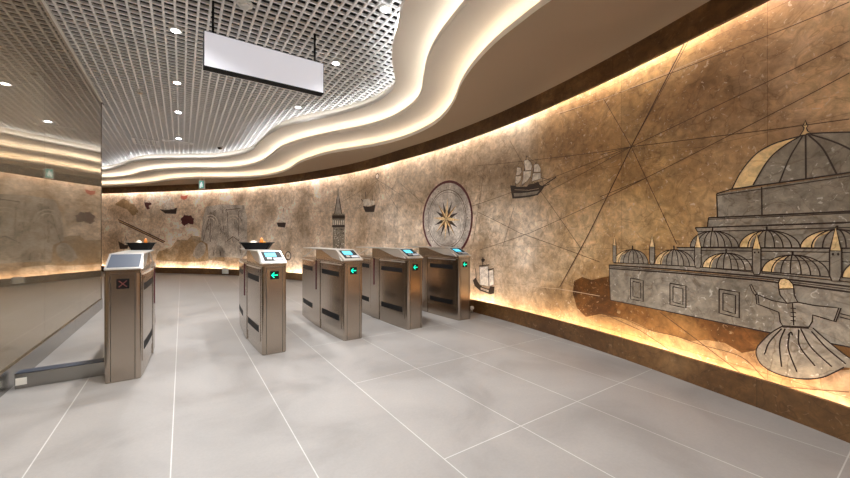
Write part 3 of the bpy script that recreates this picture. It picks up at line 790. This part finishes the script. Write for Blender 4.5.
# floor box between the bronze wall and the first gate
t = empty('floor_barrier', 'low steel box on the floor between the bronze wall and the leftmost gate', 'barrier', (-.83, 4.17, 0))
bm = bmesh.new(); box(bm, -.256, .29, -.045, .055, 0, .118, .004); bx = finish('box_cover', bm, M['steel_base'], t)
bm = bmesh.new(); box(bm, -.256, .29, -.048, .058, .118, .125, .002); finish('top_edge', bm, M['navy'], t, label='dark top edge')
bm = bmesh.new(); box(bm, -.250, -.188, -.0475, -.044, .03, .085); finish('sticker', bm, M['sticker'], bx, label='small white sticker')

# trays with snacks
def tray(x, y, rz, label, items, ilabels, sc=1.):
    t = empty('serving_tray', label, 'tray', (x, y, 1.051), 'black trays on the fare gates', rz)
    bm = bmesh.new()
    def ring(a, b, z, c=.03, n=4):
        P_ = []
        for qx, qy, a0 in ((1, -1, -math.pi / 2), (1, 1, 0), (-1, 1, math.pi / 2), (-1, -1, math.pi)):
            for k in range(n + 1):
                an = a0 + math.pi / 2 * k / n; P_.append((sc * (qx * (a - c) + c * math.cos(an)), sc * (qy * (b - c) + c * math.sin(an)), z))
        return P_
    rings(bm, [ring(.135, .10, 0), ring(.185, .125, .072), ring(.205, .140, .080), ring(.205, .140, .086), ring(.178, .120, .078), ring(.128, .094, .008)])
    bmesh.ops.recalc_face_normals(bm, faces=bm.faces[:])
    finish('tray_body', bm, M['black'], t)
    for (ix, iy, r, h, m_, nm), lb in zip(items, ilabels):
        bm = bmesh.new()
        prof = [(r * .35, 0), (r * .85, h * .18), (r, h * .45), (r * .82, h * .75), (r * .45, h * .95), (r * .12, h)]
        lathe(bm, prof, 0, 0, 16)
        c_, s_ = math.cos(rz), math.sin(rz)
        o = finish(nm, bm, M[m_], smooth=True, loc=(x + c_ * ix - s_ * iy, y + s_ * ix + c_ * iy, 1.051 + .009), label=lb)
        o['category'] = 'food'; o['group'] = 'snacks on the black trays'
tray(-.40, 5.42, TH * -.6, 'black flared tray on top of the leftmost fare gate', [(-.025, .0, .038, .105, 'cream', 'wrapped_snack'), (.042, .0, .02, .13, 'orange', 'wrapped_snack'), (-.035, .055, .012, .09, 'cream', 'wrapped_snack')],
     ['cream domed snack in the tray on the leftmost gate', 'tall orange snack standing in the tray on the leftmost gate', 'little pale snack behind the cream one in the tray on the leftmost gate'], .62)
tray(.79, 4.95, TH * -.6, 'black flared tray on top of the gate second from the left', [(-.045, .0, .055, .098, 'cream', 'wrapped_snack'), (.04, .05, .026, .14, 'orange', 'wrapped_snack'), (.085, .0, .026, .09, 'amber', 'wrapped_snack')],
     ['pale low snack in the tray on the second gate', 'tall orange snack in the tray on the second gate', 'short amber snack in the tray on the second gate'], .93)

# ---------------------------------------------------------------- hanging sign
t = empty('hanging_sign', 'blank white sign box in a black frame hung from the grille ceiling', 'sign', (.765, 4.09, 2.86))
bm = bmesh.new(); box(bm, -.593, .593, -.01, .10, 0, .35, .003); fr = finish('frame', bm, M['black'], t, label='black frame')
bm = bmesh.new(); box(bm, -.585, .585, -.0125, -.0095, .008, .342); finish('sign_panel', bm, M['signface'], t, label='blank pale grey panel')
bm = bmesh.new(); box(bm, -.585, .585, .0995, .1025, .008, .342); finish('sign_panel', bm, M['signface'], t, label='blank pale grey panel')
for x in (-.51, .56 - .06):
    bm = bmesh.new(); box(bm, x - .010, x + .010, .027, .047, .35, 1.09); finish('hanger', bm, M['black'], t, label='black hanging rod')

# exit sign
t = empty('exit_sign', 'small green and white exit sign hung by two wires near the far wall', 'sign', (.50, 12.75, 2.70), rz=-TH)
bm = bmesh.new(); box(bm, -.085, .085, -.02, .02, 0, .25, .004); b_ = finish('sign_case', bm, M['white'], t)
bm = bmesh.new(); box(bm, -.07, .07, -.023, -.019, .015, .235); fc = finish('face', bm, M['greensign'], t, label='pale green lit face')
bm = bmesh.new()
box(bm, -.02, .015, -.026, -.022, .165, .20); box(bm, -.045, .03, -.026, -.022, .10, .155); box(bm, -.05, -.02, -.026, -.022, .03, .11); box(bm, .0, .03, -.026, -.022, .05, .11)
finish('pictogram', bm, M['whitesign'], fc, label='white running figure mark')
bm = bmesh.new()
for x in (-.06, .06): tube(bm, (x, 0, .25), (x, 0, .50), .006, 6)
finish('wire', bm, M['white'], t)

# ---------------------------------------------------------------- downlights
def downlight(x, y, label):
    t = empty('downlight', label, 'light', (x, y, GZ - .014), 'round downlights in the grille ceiling')
    bm = bmesh.new(); rings_ = [(.055, .0), (.066, .002), (.066, .012), (.060, .10), (.048, .10), (.044, .012)]
    lathe(bm, rings_, 0, 0, 24); bmesh.ops.recalc_face_normals(bm, faces=bm.faces[:])
    finish('housing', bm, M['white'], t)
    bm = bmesh.new(); lathe(bm, [(.040, -.002), (.040, .001)], 0, 0, 24); finish('lens', bm, LENS, t, label='glowing round lens')
    ld = bpy.data.lights.new('downlight_lamp', 'SPOT'); ld.energy = 150; ld.color = (.97, .98, 1); ld.spot_size = math.radians(125); ld.spot_blend = .7; ld.shadow_soft_size = .05
    lo = bpy.data.objects.new('lamp', ld); C.objects.link(lo); lo.parent = t; lo.location = (0, 0, -.02)
LN = ['nearest the camera', 'second nearest', 'third nearest', 'fourth from the front', 'fifth from the front', 'furthest']
for (x, y), l in zip([(-.06, 3.3), (-.06, 4.92), (-.06, 6.55), (-.06, 8.05), (-.06, 10.15)], ['above the left lane just behind the frame top', 'large bright one left of the hanging sign', 'second bright one left of the hanging sign', 'small one below the two left of the hanging sign', 'tiny one near the ceiling vents']):
    downlight(x, y, 'round glowing downlight, ' + l)
for (x, y), l in zip([(1.72, 3.26), (1.70, 4.63), (1.71, 6.55)], ['nearest the wavy cove at the top', 'just right of the hanging sign', 'below the right end of the hanging sign']):
    downlight(x, y, 'round glowing downlight, ' + l)
for (x, y) in [(.0, 1.6), (1.2, 1.5), (.1, .1), (-2.6, 9.5), (-2.6, 12.0), (-.5, 11.4 - .1)][:5]:
    downlight(x, y, 'round glowing downlight outside the middle of the hall')

# ceiling fittings
def vent(x, y, wx, wy, label, cat='vent'):
    t = empty('ceiling_vent', label, cat, (x, y, GZ - .012), 'vents set in the grille ceiling')
    bm = bmesh.new()
    box(bm, -wx / 2, wx / 2, -wy / 2, -wy / 2 + .06, 0, .03); box(bm, -wx / 2, wx / 2, wy / 2 - .06, wy / 2, 0, .03)
    box(bm, -wx / 2, -wx / 2 + .06, -wy / 2 + .06, wy / 2 - .06, 0, .03); box(bm, wx / 2 - .06, wx / 2, -wy / 2 + .06, wy / 2 - .06, 0, .03)
    finish('frame', bm, M['grille'], t)
    k = -wx / 2 + .10
    bm = bmesh.new()
    while k < wx / 2 - .07: box(bm, k, k + .025, -wy / 2 + .06, wy / 2 - .06, .006, .028); k += .07
    finish('louvre', bm, M['white'], t)
vent(-.72, 11.0, .52, .62, 'square vent with dark slots at the left of the far grille ceiling')
vent(-.08, 10.75 - .2, .62, .22, 'narrow louvred vent beside the tiny far downlight')
t = empty('security_camera', 'small dark dome camera on the far part of the grille ceiling', 'camera', (.80, 10.5, GZ - .075))
bm = bmesh.new(); lathe(bm, [(.02, 0), (.045, .012), (.055, .04), (.055, .05)], 0, 0, 16); finish('dome', bm, M['glossblack'], t, True, label='black dome')
bm = bmesh.new(); lathe(bm, [(.075, .05), (.078, .06), (.070, .078)], 0, 0, 20); finish('camera_base', bm, M['white'], t)
t = empty('smoke_detector', 'round white detector on the grille right above the hanging sign', 'smoke detector', (.52, 3.98, GZ - .045))
bm = bmesh.new(); lathe(bm, [(.03, 0), (.05, .01), (.055, .03)], 0, 0, 20); finish('sensor_head', bm, M['white'], t)
bm = bmesh.new(); lathe(bm, [(.075, .028), (.078, .04), (.075, .047)], 0, 0, 20); finish('mounting_plate', bm, M['white'], t)
t = empty('sprinkler', 'tiny sprinkler head on the grille left of the downlights', 'sprinkler', (-.55, 7.23, GZ - .055))
bm = bmesh.new(); lathe(bm, [(.035, 0), (.035, .006), (.008, .012), (.008, .035)], 0, 0, 12); finish('nozzle', bm, M['chrome'], t)
bm = bmesh.new(); lathe(bm, [(.035, .033), (.04, .04), (.035, .06)], 0, 0, 12); finish('rosette', bm, M['white'], t)

# small fittings by the kerb
p = Vector((3.875, 4.34))
t = empty('floor_fitting', 'small round chrome fitting on the kerb right of the last gate', 'fitting', (p.x - .035, p.y - .02, 0))
bm = bmesh.new(); lathe(bm, [(.028, 0), (.028, .03), (.02, .05)], 0, 0, 14); finish('stem', bm, M['chrome'], t, True)
bm = bmesh.new(); lathe(bm, [(.015, .05), (.032, .06), (.036, .08), (.028, .10), (.01, .108)], 0, 0, 14); finish('cap', bm, M['white'], t, True, label='white rounded cap')
s_, z_ = px(229, 271.5); p = wall_xy(s_, REC + .012)
q = wall_xy(s_ + .1, REC + .012); an = math.atan2(q.y - p.y, q.x - p.x)
t = empty('kerb_box', 'little white box mounted on the far kerb', 'box', (p.x, p.y, .05), rz=an)
bm = bmesh.new(); box(bm, -.12, .12, -.02, .03, 0, .17, .006); b_ = finish('case', bm, M['white'], t)
bm = bmesh.new(); box(bm, -.10, .10, .029, .033, .02, .15); finish('lid', bm, M['sticker'], t)

# ---------------------------------------------------------------- world, camera
w = bpy.data.worlds.new('world'); S.world = w; w.use_nodes = True
w.node_tree.nodes['Background'].inputs[0].default_value = (.5, .5, .5, 1); w.node_tree.nodes['Background'].inputs[1].default_value = .0
cd = bpy.data.cameras.new('camera'); cam = bpy.data.objects.new('camera', cd); C.objects.link(cam); S.camera = cam
cd.sensor_width = 36; cd.lens = 36 * F / 850; cd.clip_start = .05
cam.location = (0, 0, HC); cam.rotation_euler = (math.pi / 2, 0, -TH)
S.view_settings.view_transform = 'Standard'; S.view_settings.look = 'None'; S.view_settings.gamma = 1; S.view_settings.exposure = 0.5
S.view_settings.use_curve_mapping = False
S.cycles.use_denoising = True
S.cycles.max_bounces = 8
S.cycles.sample_clamp_indirect = 6
